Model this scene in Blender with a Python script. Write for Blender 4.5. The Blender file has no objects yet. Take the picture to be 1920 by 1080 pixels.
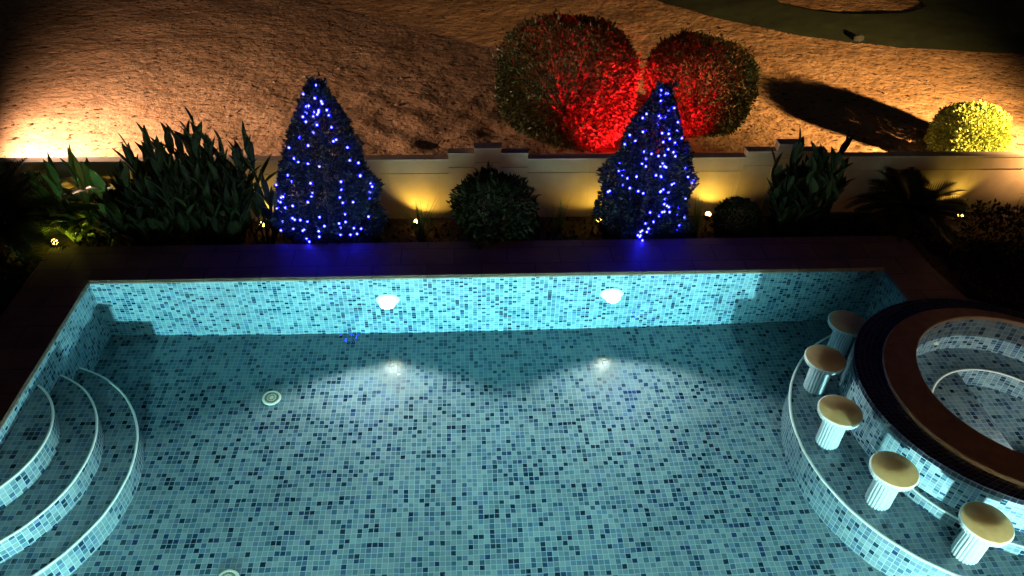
import bpy, math, random
import numpy as np
from mathutils import Vector, Matrix
R = math.radians
rng = np.random.default_rng(7); random.seed(7)
sc = bpy.context.scene
C = sc.collection

# ------------------------------------------------------------------ camera
CAM = Vector((4.0188, 0.0, 5.0))
p_, yw, ro = R(38.5036), R(4.5721), R(1.8437)
f = Vector((0, math.cos(p_), -math.sin(p_))); r = Vector((1, 0, 0)); u = r.cross(f)
r, u = math.cos(ro)*r + math.sin(ro)*u, -math.sin(ro)*r + math.cos(ro)*u
Z = Matrix.Rotation(-yw, 3, 'Z'); r, u, f = Z@r, Z@u, Z@f
cd = bpy.data.cameras.new('camera'); cam = bpy.data.objects.new('camera', cd); C.objects.link(cam)
m = Matrix((r, u, -f)).transposed().to_4x4(); m.translation = CAM; cam.matrix_world = m
cd.sensor_width = 36; cd.lens = 1397/1920*36; cd.clip_end = 500; cd.clip_start = .05
sc.camera = cam
# ------------------------------------------------------------------ world (night sky)
w = bpy.data.worlds.new("World"); sc.world = w; w.use_nodes = True
nt = w.node_tree; bg = nt.nodes['Background']
sky = nt.nodes.new('ShaderNodeTexSky'); sky.sky_type = 'NISHITA'; sky.sun_disc = False
sky.sun_elevation = R(1.5); sky.sun_rotation = R(160)
nt.links.new(sky.outputs[0], bg.inputs[0]); bg.inputs[1].default_value = 0.006
sl = bpy.data.lights.new('moon', 'SUN'); sl.energy = .012; sl.angle = R(.5); sl.color = (.9, .92, 1)
so = bpy.data.objects.new('moon', sl); C.objects.link(so); so.rotation_euler = (R(35), 0, R(-20))
sc.view_settings.view_transform = 'Standard'; sc.view_settings.look = 'None'
sc.view_settings.exposure = 0; sc.view_settings.gamma = 1
sc.cycles.max_bounces = 10; sc.cycles.transmission_bounces = 8; sc.cycles.transparent_max_bounces = 8
sc.cycles.diffuse_bounces = 2; sc.cycles.glossy_bounces = 4; sc.cycles.volume_bounces = 0
sc.cycles.sample_clamp_indirect = 6; sc.cycles.use_denoising = True; sc.cycles.caustics_reflective = True; sc.cycles.caustics_refractive = True
sc.cycles.use_light_tree = True

# ------------------------------------------------------------------ helpers
def tag(o, label=None, cat=None, group=None, kind=None):
    for k, v in (('label', label), ('category', cat), ('group', group), ('kind', kind)):
        if v: o[k] = v
    return o
def thing(name, label, cat, loc=(0, 0, 0), group=None, rz=0):
    o = bpy.data.objects.new(name, None); C.objects.link(o); o.location = loc; o.rotation_euler = (0, 0, rz)
    return tag(o, label, cat, group)
class MB:
    def __init__(s): s.v = []; s.f = []; s.uv = []; s.n = 0
    def quad(s, pts, uvs=None):
        b = len(s.v); s.v += [tuple(p) for p in pts]; s.f.append(tuple(range(b, b+len(pts))))
        s.uv += list(uvs) if uvs else [(p[0], p[1]) for p in pts]
    def add(s, vs, fs, uvf=None):
        b = len(s.v); s.v += [tuple(p) for p in vs]
        for fc in fs:
            s.f.append(tuple(b+i for i in fc)); s.uv += [uvf(vs[i]) if uvf else (vs[i][0], vs[i][1]) for i in fc]
    def box(s, x0, x1, y0, y1, z0, z1):
        vs = [(x, y, z) for x in (x0, x1) for y in (y0, y1) for z in (z0, z1)]
        for fc, ax in (((0, 1, 3, 2), 0), ((4, 6, 7, 5), 0), ((0, 4, 5, 1), 1), ((2, 3, 7, 6), 1), ((0, 2, 6, 4), 2), ((1, 5, 7, 3), 2)):
            pts = [vs[i] for i in fc]
            s.quad(pts, [((p[1], p[2]), (p[0], p[2]), (p[0], p[1]))[ax] for p in pts])
    def tube(s, pts, rad, n=6, cap=True):
        pts = [Vector(p) for p in pts]; rad = rad if hasattr(rad, '__len__') else [rad]*len(pts)
        vs = []
        for i, p in enumerate(pts):
            t = (pts[min(i+1, len(pts)-1)]-pts[max(i-1, 0)]).normalized()
            a = t.cross(Vector((0, 0, 1)) if abs(t.z) < .9 else Vector((1, 0, 0))).normalized(); b = t.cross(a)
            vs += [p+(a*math.cos(2*math.pi*k/n)+b*math.sin(2*math.pi*k/n))*rad[i] for k in range(n)]
        fs = [(i*n+k, i*n+(k+1) % n, (i+1)*n+(k+1) % n, (i+1)*n+k) for i in range(len(pts)-1) for k in range(n)]
        if cap: fs += [tuple(range(n))[::-1], tuple((len(pts)-1)*n+k for k in range(n))]
        s.add(vs, fs)
    def lathe(s, prof, n=48, c=(0, 0)):
        vs = [(c[0]+rr*math.cos(2*math.pi*k/n), c[1]+rr*math.sin(2*math.pi*k/n), z) for rr, z in prof for k in range(n)]
        b = len(s.v); s.v += vs
        acc = 0
        for i in range(len(prof)-1):
            (r0, z0), (r1, z1) = prof[i], prof[i+1]; L = math.hypot(r1-r0, z1-z0); rm = max(r0, r1)
            for k in range(n):
                s.f.append(tuple(b+j for j in (i*n+k, i*n+(k+1) % n, (i+1)*n+(k+1) % n, (i+1)*n+k)))
                u0, u1 = 2*math.pi*k/n*rm, 2*math.pi*(k+1)/n*rm
                s.uv += [(u0, acc), (u1, acc), (u1, acc+L), (u0, acc+L)]
            acc += L
    def build(s, name, mat, parent=None, smooth=False, loc=None, flip=False):
        me = bpy.data.meshes.new(name); me.from_pydata(s.v, [], s.f)
        ul = me.uv_layers.new(name='UVMap'); ul.data.foreach_set('uv', np.array(s.uv, float).ravel())
        me.materials.append(mat)
        if smooth: me.polygons.foreach_set('use_smooth', [True]*len(me.polygons))
        o = bpy.data.objects.new(name, me); C.objects.link(o)
        if parent: o.parent = parent
        if loc: o.location = loc
        return o
def struct(name, mb, mat, **k): return tag(mb.build(name, mat, **k), kind='structure')
def copy_tree(o, parent=None):
    c = o.copy(); C.objects.link(c)
    if parent: c.parent = parent
    for ch in list(o.children): copy_tree(ch, c)
    return c

# ------------------------------------------------------------------ materials
class NT:
    def __init__(s, name):
        s.m = bpy.data.materials.new(name); s.m.use_nodes = True; s.t = s.m.node_tree
        s.b = s.t.nodes['Principled BSDF']; s.out = s.t.nodes['Material Output']
    def n(s, ty, **k):
        o = s.t.nodes.new('ShaderNode'+ty)
        for a, v in k.items(): setattr(o, a, v)
        return o
    def l(s, a, b): s.t.links.new(a, b)
    def math(s, op, a, b=None, c=None):
        o = s.n('Math', operation=op)
        for i, v in enumerate((a, b, c)):
            if v is None: continue
            if isinstance(v, (int, float)): o.inputs[i].default_value = v
            else: s.l(v, o.inputs[i])
        return o.outputs[0]
    def ramp(s, fac, stops, interp='LINEAR'):
        o = s.n('ValToRGB'); cr = o.color_ramp; cr.interpolation = interp
        while len(cr.elements) < len(stops): cr.elements.new(.5)
        for e, (p, c) in zip(cr.elements, stops): e.position = p; e.color = (*c, 1)
        s.l(fac, o.inputs[0]); return o.outputs[0]
    def noise(s, scale, detail=4, vec=None, rough=.55):
        o = s.n('TexNoise'); o.inputs['Scale'].default_value = scale; o.inputs['Detail'].default_value = detail
        o.inputs['Roughness'].default_value = rough
        if vec: s.l(vec, o.inputs['Vector'])
        return o.outputs[0]
    def mix(s, fac, a, b, mode='MIX'):
        o = s.n('Mix', data_type='RGBA', blend_type=mode)
        for i, v in ((0, fac), (6, a), (7, b)):
            if isinstance(v, (int, float)): o.inputs[i].default_value = v
            elif isinstance(v, tuple): o.inputs[i].default_value = (*v, 1)
            else: s.l(v, o.inputs[i])
        return o.outputs[2]
    def bump(s, h, strength=.3, dist=.01, nrm=None):
        o = s.n('Bump'); o.inputs['Strength'].default_value = strength; o.inputs['Distance'].default_value = dist
        s.l(h, o.inputs['Height'])
        if nrm: s.l(nrm, o.inputs['Normal'])
        return o.outputs[0]
    def obj(s): return s.n('TexCoord').outputs['Object']
    def pos(s): return s.n('NewGeometry').outputs['Position']
def simple(name, col, rough=.5, metal=0, var=.15, sc_=20, bump=0, spec=.5):
    t = NT(name); nz = t.noise(sc_, 4, t.pos())
    c = t.ramp(nz, [(.3, tuple(x*(1-var) for x in col)), (.7, tuple(min(1, x*(1+var)) for x in col))])
    t.l(c, t.b.inputs['Base Color']); t.b.inputs['Roughness'].default_value = rough; t.b.inputs['Metallic'].default_value = metal
    t.b.inputs['Specular IOR Level'].default_value = spec
    if bump: t.l(t.bump(nz, bump, .005), t.b.inputs['Normal'])
    return t.m
def emit(name, col, st):
    t = NT(name); t.b.inputs['Base Color'].default_value = (*col, 1)
    t.b.inputs['Emission Color'].default_value = (*col, 1); t.b.inputs['Emission Strength'].default_value = st
    return t.m
def mosaic(name, pu=.05, pv=.05, dark=False, seed=0.0, grout=.055, val=.32):
    t = NT(name); uv = t.n('UVMap').outputs[0]; s = t.n('SeparateXYZ'); t.l(uv, s.inputs[0])
    a = t.math('DIVIDE', s.outputs[0], pu); b = t.math('DIVIDE', s.outputs[1], pv)
    fu, fv = t.math('FLOOR', a), t.math('FLOOR', b); ru, rv = t.math('FRACT', a), t.math('FRACT', b)
    cb = t.n('CombineXYZ'); t.l(fu, cb.inputs[0]); t.l(fv, cb.inputs[1]); cb.inputs[2].default_value = seed
    wn = t.n('TexWhiteNoise', noise_dimensions='3D'); t.l(cb.outputs[0], wn.inputs['Vector'])
    if dark:
        st = [(0, (.016, .02, .05)), (.25, (.028, .032, .075)), (.55, (.02, .028, .06)), (.8, (.04, .045, .085)), (.93, (.07, .08, .12))]
        gc = (.09, .09, .12)
    else:
        st = [(0, (.02, .065, .13)), (.085, (.035, .10, .25)), (.13, (.09, .19, .30)), (.18, (.13, .27, .42)),
              (.26, (.26, .40, .50)), (.37, (.27, .42, .62)), (.48, (.42, .58, .66)), (.64, (.36, .51, .61)), (.80, (.50, .63, .70))]
        gc = tuple(q*val for q in (.74, .92, 1.0))
    col = t.ramp(wn.outputs[0], st, 'CONSTANT')
    hs = t.n('HueSaturation'); t.l(col, hs.inputs['Color'])
    sp = t.n('SeparateColor'); t.l(wn.outputs[1], sp.inputs[0])
    t.l(t.math('MULTIPLY_ADD', sp.outputs[1], .3*val, val), hs.inputs['Value'])
    t.l(t.math('MULTIPLY_ADD', sp.outputs[2], .03, .485), hs.inputs['Hue'])
    du = t.math('ABSOLUTE', t.math('SUBTRACT', ru, .5)); dv = t.math('ABSOLUTE', t.math('SUBTRACT', rv, .5))
    gm = t.math('GREATER_THAN', t.math('MAXIMUM', du, dv), .5-grout)
    
    # sheets of tile differ faintly, and a soft noise blotches the tone
    sv = t.n('VectorMath', operation='SCALE'); t.l(uv, sv.inputs[0]); sv.inputs['Scale'].default_value = 1/.3
    sf = t.n('VectorMath', operation='FLOOR'); t.l(sv.outputs[0], sf.inputs[0]); w2 = t.n('TexWhiteNoise', noise_dimensions='3D'); t.l(sf.outputs[0], w2.inputs['Vector'])
    blotch = t.noise(1.3, 5, uv, .6); amt = t.math('ADD', t.math('MULTIPLY_ADD', w2.outputs[0], .12, .72), t.math('MULTIPLY', blotch, .42))
    am = t.n('Combine''Color'); [t.l(amt, am.inputs[k]) for k in range(3)]
    fin = t.mix(1.0, t.mix(gm, hs.outputs[0], gc), am.outputs[0], 'MULTIPLY'); t.l(fin, t.b.inputs['Base Color'])
    t.l(t.math('MULTIPLY_ADD', gm, .5, .14), t.b.inputs['Roughness'])
    # every tile is set at its own faint tilt
    ge = t.n('NewGeometry'); vm = t.n('VectorMath', operation='SUBTRACT'); t.l(wn.outputs[1], vm.inputs[0]); vm.inputs[1].default_value = (.5, .5, .5)
    v2 = t.n('VectorMath', operation='SCALE'); t.l(vm.outputs[0], v2.inputs[0]); v2.inputs['Scale'].default_value = .035
    v3 = t.n('VectorMath', operation='ADD'); t.l(v2.outputs[0], v3.inputs[0]); t.l(ge.outputs['Normal'], v3.inputs[1])
    v4 = t.n('VectorMath', operation='NORMALIZE'); t.l(v3.outputs[0], v4.inputs[0]); t.l(v4.outputs[0], t.b.inputs['Normal'])
    return t.m
M_floor = mosaic('mosaic_floor', seed=1.3, val=.185); M_wall = mosaic('mosaic_wall', seed=4.1, val=.32); M_riser = mosaic('mosaic_riser', .05, .08, seed=8.7, val=.21)  # floor repeats the wall tile, darkened in colour for the grazing light there
M_navy = mosaic('mosaic_navy', dark=True, seed=2.2, val=.6)
M_spa = mosaic('mosaic_spa', .055, .055, seed=5.5)
M_nose = simple('white_stone_nosing', (.55, .53, .49), .35, var=.08, sc_=60)
M_coping = simple('brown_stone_coping', (.30, .17, .09), .35, var=.25, sc_=9, bump=.15)
M_seat = simple('tan_stone_seat', (.95, .57, .24), .4, var=.10, sc_=14)
M_cream = simple('cream_plastic', (.50, .48, .38), .4, var=.05)
M_black = simple('black_metal', (.03, .03, .03), .45)
M_steel = simple('brushed_steel', (.6, .58, .55), .3, metal=1)
M_hole = simple('dark_recess', (.015, .02, .02), .8)
M_bark = simple('bark', (.10, .07, .045), .85, var=.4, sc_=40, bump=.5)
M_soil = simple('soil', (.055, .035, .022), .95, var=.5, sc_=18, bump=.8)
def leaf_mat(name, cols, rough=.45, trans=.15, spec=.25):
    t = NT(name); g = t.n('NewGeometry')
    c = t.ramp(g.outputs['Random Per Island'], [(i/max(1, len(cols)-1), cc) for i, cc in enumerate(cols)])
    t.l(c, t.b.inputs['Base Color']); t.b.inputs['Roughness'].default_value = rough; t.b.inputs['Specular IOR Level'].default_value = spec
    tr = t.n('BsdfTranslucent'); t.l(c, tr.inputs[0]); mx = t.n('MixShader'); mx.inputs[0].default_value = trans
    t.l(t.b.outputs[0], mx.inputs[1]); t.l(tr.outputs[0], mx.inputs[2]); t.l(mx.outputs[0], t.out.inputs[0])
    return t.m
M_ficus = leaf_mat('ficus_leaf', [(.005, .010, .017), (.010, .018, .030), (.019, .029, .048)], .75)
M_dark = leaf_mat('dark_leaf', [(.004, .0055, .003), (.008, .012, .004), (.014, .020, .006)], .75, .08, .1)
M_box = leaf_mat('clipped_leaf', [(.018, .035, .010), (.04, .07, .018), (.08, .10, .035), (.11, .085, .04)], .35)
M_yel = leaf_mat('yellow_green_leaf', [(.16, .22, .04), (.30, .38, .07), (.46, .52, .11)], .4)
M_blade = leaf_mat('blade_leaf', [(.04, .085, .018), (.07, .14, .03), (.10, .19, .04)], .35)
M_cyc = leaf_mat('cycad_leaf', [(.012, .02, .008), (.025, .04, .012)], .5, .05, .2)

# ------------------------------------------------------------------ pool basin
YF, YN, XW, ZF, WL = 6.529, -1.5, 8.8, -1.38, -.04
TC = (9.057, 4.594); TR = 1.341                      # spa outer wall at the water
def wallx(mb, x, y0, y1, z0, z1): mb.quad([(x, y0, z0), (x, y1, z0), (x, y1, z1), (x, y0, z1)], [(y0, z0), (y1, z0), (y1, z1), (y0, z1)])
def wally(mb, y, x0, x1, z0, z1): mb.quad([(x0, y, z0), (x1, y, z0), (x1, y, z1), (x0, y, z1)], [(x0, z0), (x1, z0), (x1, z1), (x0, z1)])
mb = MB(); mb.quad([(-.05, YN-.05, ZF), (10.5, YN-.05, ZF), (10.5, YF+.05, ZF), (-.05, YF+.05, ZF)]); struct('pool_floor', mb, M_floor)
mb = MB(); wally(mb, YF, 0, XW, ZF, -.004); wallx(mb, 0, YN, YF, ZF, -.004); wally(mb, YN, 0, XW, ZF, -.004)
wallx(mb, XW, 5.9, YF, ZF, -.004); wallx(mb, XW, YN, 3.29, ZF, -.004); struct('pool_walls', mb, M_wall)
# water: closed body
t = NT('pool_water'); t.t.nodes.remove(t.b)
gl = t.n('BsdfGlass'); gl.inputs['IOR'].default_value = 1.333; gl.inputs['Roughness'].default_value = 0; gl.inputs[0].default_value = (1, 1, 1, 1)
nz = t.noise(2.2, 2, t.pos()); t.l(t.bump(nz, .3, .02), gl.inputs['Normal']); t.l(gl.outputs[0], t.out.inputs['Surface'])
va = t.n('VolumeAbsorption'); va.inputs[0].default_value = (.13, .79, .91, 1); va.inputs[1].default_value = .21; t.l(va.outputs[0], t.out.inputs['Volume'])
M_water = t.m
e = .01
th = [math.atan2(math.sqrt((TR+e)**2-(XW+e-TC[0])**2)*s, XW+e-TC[0]) for s in (1, -1)]
a0, a1 = th[0], th[1]+2*math.pi
outl = [(-e, YN-e), (XW+e, YN-e)]
arc = [(TC[0]+(TR-e)*math.cos(a), TC[1]+(TR-e)*math.sin(a)) for a in np.linspace(a1, a0, 60)]
outl += arc + [(XW+e, YF+e), (-e, YF+e)]
def prism(mb, ol, z0, z1):
    n = len(ol); mb.add([(x, y, z1) for x, y in ol]+[(x, y, z0) for x, y in ol],
        [tuple(range(n)), tuple(range(2*n-1, n-1, -1))]+[(i, n+i, n+(i+1) % n, (i+1) % n) for i in range(n)])
mb = MB(); prism(mb, outl, ZF-.03, WL); struct('pool_water', mb, M_water)

# ------------------------------------------------------------------ entry steps (three curved steps in the left end)
st = thing('pool_steps', 'three curved underwater mosaic steps with pale nosing at the left side of the pool', 'steps', (-.48, 4.48, 0))
def arcwall(mb, rr, z0, z1, a0, a1, n=64, c=(0, 0)):
    for k in range(n):
        A, B = a0+(a1-a0)*k/n, a0+(a1-a0)*(k+1)/n
        p = [(c[0]+rr*math.cos(A), c[1]+rr*math.sin(A)), (c[0]+rr*math.cos(B), c[1]+rr*math.sin(B))]
        mb.quad([(*p[0], z0), (*p[1], z0), (*p[1], z1), (*p[0], z1)], [(rr*A, z0), (rr*B, z0), (rr*B, z1), (rr*A, z1)])
for i, (rr, z) in enumerate(((.82, -.27), (1.115, -.63), (1.40, -.99))):
    am = math.acos(.48/rr); zb = (-.63, -.99, ZF)[i]
    mb = MB(); arcwall(mb, rr, zb, z-.012, -am, am)
    ol = [(rr*math.cos(a), rr*math.sin(a)) for a in np.linspace(-am, am, 64)]
    mb.quad([(x, y, z) for x, y in ol])
    s_ = mb.build('step', M_riser, st)
    mb.f.clear()
    mt = MB(); mt.quad([(x, y, z) for x, y in ol]); 
    # the tread keeps the small floor mosaic
    s_.data.materials.append(M_floor); s_.data.polygons[len(s_.data.polygons)-1].material_index = 1
    nb = MB(); nb.tube([((rr+.002)*math.cos(a), (rr+.002)*math.sin(a), z-.008) for a in np.linspace(-am, am, 72)], .0125, 8)
    nb.build('nosing', M_nose, s_, smooth=True)

# ------------------------------------------------------------------ swim-up seating platform
PC, PR, PZ = (8.797, 4.45), 1.623, -.76
IC, IR, IZ = (9.117, 4.444), 1.364, -.56
pf = thing('seating_platform', 'curved submerged mosaic platform carrying the bar stools beside the spa', 'platform', (0, 0, 0))
mb = MB(); arcwall(mb, PR, ZF, PZ-.012, R(85), R(275), 90, PC); k0 = len(mb.f)
mb.quad([(PC[0]+PR*math.cos(a), PC[1]+PR*math.sin(a), PZ) for a in np.linspace(R(85), R(275), 90)])
o = mb.build('platform_body', M_riser, pf); o.data.materials.append(M_floor); o.data.polygons[k0].material_index = 1
nb = MB(); nb.tube([(PC[0]+(PR+.002)*math.cos(a), PC[1]+(PR+.002)*math.sin(a), PZ-.01) for a in np.linspace(R(85), R(275), 110)], .015, 8)
nb.build('nosing', M_nose, o, smooth=True)
mb = MB(); arcwall(mb, IR, PZ, IZ-.01, R(90), R(270), 80, IC); k0 = len(mb.f)
mb.quad([(IC[0]+IR*math.cos(a), IC[1]+IR*math.sin(a), IZ) for a in np.linspace(R(90), R(270), 80)])
o = mb.build('footrest', M_riser, pf); o.data.materials.append(M_floor); o.data.polygons[k0].material_index = 1
nb = MB(); nb.tube([(IC[0]+(IR+.002)*math.cos(a), IC[1]+(IR+.002)*math.sin(a), IZ-.008) for a in np.linspace(R(90), R(270), 90)], .011, 8)
nb.build('nosing', M_nose, o, smooth=True)

# ------------------------------------------------------------------ spa
spa = thing('hot_tub', 'round raised spa with brown stone rim and navy mosaic ledge right of the pool', 'hot tub', (0, 0, 0))
SI, SR = (9.262, 4.60), .985; CO, CR = (9.127, 4.526), 1.176; CZ = .075
mb = MB(); arcwall(mb, TR, ZF, WL-.004, 0, 2*math.pi, 128, TC); mb.build('outer_wall', M_wall, spa)
def ring(mb, c0, r0, z0, c1, r1, z1, n=128):
    for k in range(n):
        A, B = 2*math.pi*k/n, 2*math.pi*(k+1)/n
        q = [(c0[0]+r0*math.cos(A), c0[1]+r0*math.sin(A), z0), (c0[0]+r0*math.cos(B), c0[1]+r0*math.sin(B), z0),
             (c1[0]+r1*math.cos(B), c1[1]+r1*math.sin(B), z1), (c1[0]+r1*math.cos(A), c1[1]+r1*math.sin(A), z1)]
        L = math.dist(q[0], q[3]); rm = max(r0, r1)
        mb.quad(q, [(rm*A, 0), (rm*B, 0), (rm*B, L), (rm*A, L)])
mb = MB(); ring(mb, TC, TR, WL-.004, TC, TR, .015); ring(mb, TC, TR, .015, CO, CR, .03); mb.build('spill_ledge', M_navy, spa)
mb = MB(); e2 = .008
ring(mb, CO, CR, .03-.002, CO, CR+.01, CZ-e2); ring(mb, CO, CR+.01, CZ-e2, CO, CR, CZ); ring(mb, CO, CR, CZ, SI, SR-.01, CZ)
ring(mb, SI, SR-.01, CZ, SI, SR-.02, CZ-e2); ring(mb, SI, SR-.02, CZ-e2, SI, SR-.02, CZ-.045); ring(mb, SI, SR-.02, CZ-.045, SI, SR, CZ-.045)
mb.build('coping', M_coping, spa)
BZ, BR, BF = -.55, .665, -.95
mb = MB(); ring(mb, SI, SR, CZ-.045, SI, SR, BZ); mb.build('inner_wall', M_spa, spa)
mb = MB(); q = []
for k in range(128):
    A, B = 2*math.pi*k/128, 2*math.pi*(k+1)/128
    q = [(SI[0]+SR*math.cos(A), SI[1]+SR*math.sin(A), BZ), (SI[0]+SR*math.cos(B), SI[1]+SR*math.sin(B), BZ),
         (SI[0]+BR*math.cos(B), SI[1]+BR*math.sin(B), BZ), (SI[0]+BR*math.cos(A), SI[1]+BR*math.sin(A), BZ)]
    mb.quad(q)
ring(mb, SI, BR, BZ, SI, BR, BF); bo = mb.build('bench', M_spa, spa)
nb = MB(); nb.tube([(SI[0]+BR*math.cos(a), SI[1]+BR*math.sin(a), BZ) for a in np.linspace(0, 2*math.pi, 97)], .013, 8); nb.build('nosing', M_nose, bo, smooth=True)
mb = MB(); mb.quad([(SI[0]+BR*math.cos(a), SI[1]+BR*math.sin(a), BF) for a in np.linspace(0, 2*math.pi, 97)[:-1]]); mb.build('tub_floor', M_spa, spa)
mb = MB(); prism(mb, [(SI[0]+(SR+.006)*math.cos(a), SI[1]+(SR+.006)*math.sin(a)) for a in np.linspace(0, 2*math.pi, 97)[:-1]], BF-.02, -.21)
t = NT('spa_water'); t.t.nodes.remove(t.b)
gl = t.n('BsdfGlass'); gl.inputs['IOR'].default_value = 1.333; gl.inputs['Roughness'].default_value = 0
nz = t.noise(4, 2, t.pos()); t.l(t.bump(nz, .12, .02), gl.inputs['Normal']); t.l(gl.outputs[0], t.out.inputs['Surface'])
va = t.n('VolumeAbsorption'); va.inputs[0].default_value = (.5, .9, .93, 1); va.inputs[1].default_value = .3; t.l(va.outputs[0], t.out.inputs['Volume'])
struct('spa_water', mb, t.m)

# ------------------------------------------------------------------ deck
t = NT('deck_stone'); br = t.n('TexBrick'); t.l(t.pos(), br.inputs['Vector'])
br.inputs['Scale'].default_value = 1; br.inputs['Brick Width'].default_value = .6; br.inputs['Row Height'].default_value = .305; br.inputs['Mortar Size'].default_value = .007
br.inputs[1].default_value = (.25, .155, .10, 1); br.inputs[2].default_value = (.19, .115, .075, 1); br.inputs[3].default_value = (.10, .07, .05, 1)
nz = t.noise(3.5, 6, t.pos()); c = t.mix(.6, br.outputs[0], t.ramp(nz, [(.3, (.45, .4, .38)), (.65, (1, 1, 1))]), 'MULTIPLY')
t.l(c, t.b.inputs['Base Color']); t.l(t.math('MULTIPLY_ADD', nz, .3, .38), t.b.inputs['Roughness'])
t.l(t.bump(br.outputs[1], -.3, .003), t.b.inputs['Normal']); M_deck = t.m
DL, DF = -.635, 7.15
mb = MB(); o8 = .01
cop = [(CO[0]+(CR-.01)*math.cos(a), CO[1]+(CR-.01)*math.sin(a)) for a in np.linspace(R(90), R(-20), 30)]
prism(mb, [(DL, DF), (DL, YF-o8), (XW-o8, YF-o8), (9.35, YF-o8), (9.33, DF-.1), (9.25, DF)], -.06, 0)
prism(mb, [(DL, YF-o8), (DL, YN-2), (o8, YN-2), (o8, YF-o8)], -.06, 0)
prism(mb, [(o8, YN+o8), (o8, YN-2), (11, YN-2), (11, YN+o8)], -.06, 0)
prism(mb, [(XW-o8, YF-o8), (XW-o8, 5.91), (8.9, 5.885), (9.05, 5.80)] + cop + [(11.2, 4.1), (11.2, 5.55), (10.4, 5.55), (9.91, 5.70), (9.45, 5.95), (9.35, YF-o8)], -.06, 0)
prism(mb, [(XW-o8, 3.29), (XW-o8, YN+o8), (11.2, YN+o8), (11.2, 4.1)]+[(CO[0]+(CR-.01)*math.cos(a), CO[1]+(CR-.01)*math.sin(a)) for a in np.linspace(R(-20), R(-88), 24)]+[(9.02, 3.27)], -.06, 0)
struct('pool_deck', mb, M_deck)

# ------------------------------------------------------------------ ground beyond: planting bed, sand, fairway
def noise2(x, y, s=0):
    v = 0
    g = np.random.default_rng(100+s)
    for k in range(14):
        a = g.uniform(0, 6.28); fr = g.uniform(.6, 1.6); v = v+np.sin((x*math.cos(a)+y*math.sin(a))*fr+g.uniform(0, 6.28))
    return v/14
def height(x, y):
    return .022*noise2(x*1.1, y*1.1, 1)+.028*noise2(x*4, y*4, 2)+.012*noise2(x*13, y*13, 3)
def grid(name, xs, ys, hf, mat, edge=None):
    X, Y = np.meshgrid(xs, ys); Zz = hf(X, Y); nx, ny = len(xs), len(ys)
    v = np.stack([X.ravel(), Y.ravel(), Zz.ravel()], 1)
    i = np.arange((nx)*(ny)).reshape(ny, nx)
    q = np.stack([i[:-1, :-1].ravel(), i[:-1, 1:].ravel(), i[1:, 1:].ravel(), i[1:, :-1].ravel()], 1)
    if edge is not None:
        cx = v[q].mean(1); q = q[edge(cx[:, 0], cx[:, 1])]
    me = bpy.data.meshes.new(name); me.from_pydata(v.tolist(), [], q.tolist()); me.materials.append(mat)
    me.polygons.foreach_set('use_smooth', [True]*len(me.polygons))
    o = bpy.data.objects.new(name, me); C.objects.link(o); return o
t = NT('sand'); P = t.pos()
n1 = t.noise(1.1, 5, P); n2 = t.noise(5.5, 4, P, .6); n3 = t.noise(24, 4, P, .6)
vo = t.n('TexVoronoi'); vo.inputs['Scale'].default_value = 5.5; t.l(P, vo.inputs['Vector'])
pock = t.ramp(vo.outputs['Distance'], [(.08, (0, 0, 0)), (.30, (1, 1, 1))])
c = t.ramp(n1, [(.3, (.36, .22, .12)), (.7, (.52, .34, .20))]); c = t.mix(t.ramp(t.noise(16, 3, P), [(.30, (1, 1, 1)), (.40, (0, 0, 0))]), c, (.20, .125, .075))
mp = t.n('Mapping'); t.l(P, mp.inputs['Vector']); mp.inputs['Scale'].default_value = (8, 11, 8); mp.inputs['Rotation'].default_value = (0, 0, -.15)
fl1 = t.noise(1, 3, mp.outputs[0], .6); flm = t.ramp(fl1, [(.34, (1, 1, 1)), (.41, (0, 0, 0))]); c = t.mix(flm, c, (.06, .032, .018))
fl2 = t.noise(33, 3, P, .6); c = t.mix(t.ramp(fl2, [(.30, (1, 1, 1)), (.35, (0, 0, 0))]), c, (.09, .05, .03))
c = t.mix(t.ramp(t.noise(27, 2, P), [(.70, (0, 0, 0)), (.75, (1, 1, 1))]), c, (.62, .47, .32))
t.l(c, t.b.inputs['Base Color']); t.b.inputs['Roughness'].default_value = .95; t.b.inputs['Specular IOR Level'].default_value = .1
b0 = t.bump(pock, .25, .03); b1 = t.bump(n2, .6, .07, b0); b2 = t.bump(n3, .4, .018, b1); b2 = t.bump(fl1, .22, .03, b2); t.l(b2, t.b.inputs['Normal']); M_sand = t.m
FE = lambda x: 15.2-(x-8.5)*0 if False else np.interp(x, [4, 8.06, 9.2, 10.51, 12.2, 14.43, 18, 40], [19, 16.0, 14.75, 13.82, 13.2, 12.9, 12.7, 12.5])
def sand_h(x, y):
    h = height(x, y)
    # churned, footprinted patch beside the clipped bushes
    g = np.exp(-(((x-3.8)/1.6)**2+((y-10.2)/1.6)**2))
    h = h+g*.06*noise2(x*8, y*8, 7)+np.exp(-(((x-9.2)/1.6)**2+((y-9.3)/.8)**2))*.04*noise2(x*9, y*9, 17)
    return h-.02+np.clip(y-9, 0, 30)*.0
grid('sand_ground', np.concatenate([np.linspace(-40, -8, 20), np.linspace(-7.9, 20, 520), np.linspace(20.5, 60, 20)]), np.concatenate([np.linspace(8.12, 17, 200), np.linspace(17.3, 90, 40)]), sand_h, M_sand)['kind'] = 'structure'
t = NT('fairway_grass'); n1 = t.noise(1.5, 6, t.pos()); n2 = t.noise(45, 8, t.pos(), .7)
c = t.ramp(t.math('MULTIPLY', n1, n2), [(.12, (.010, .022, .006)), (.4, (.022, .048, .010))]); t.l(c, t.b.inputs['Base Color']); t.b.inputs['Roughness'].default_value = .9
t.l(t.bump(n2, .9, .04), t.b.inputs['Normal']); M_fair = t.m
def bunk(x, y): return ((x-12.4)/1.6)**2+((y-15.9)/(.85))**2 < 1
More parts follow.
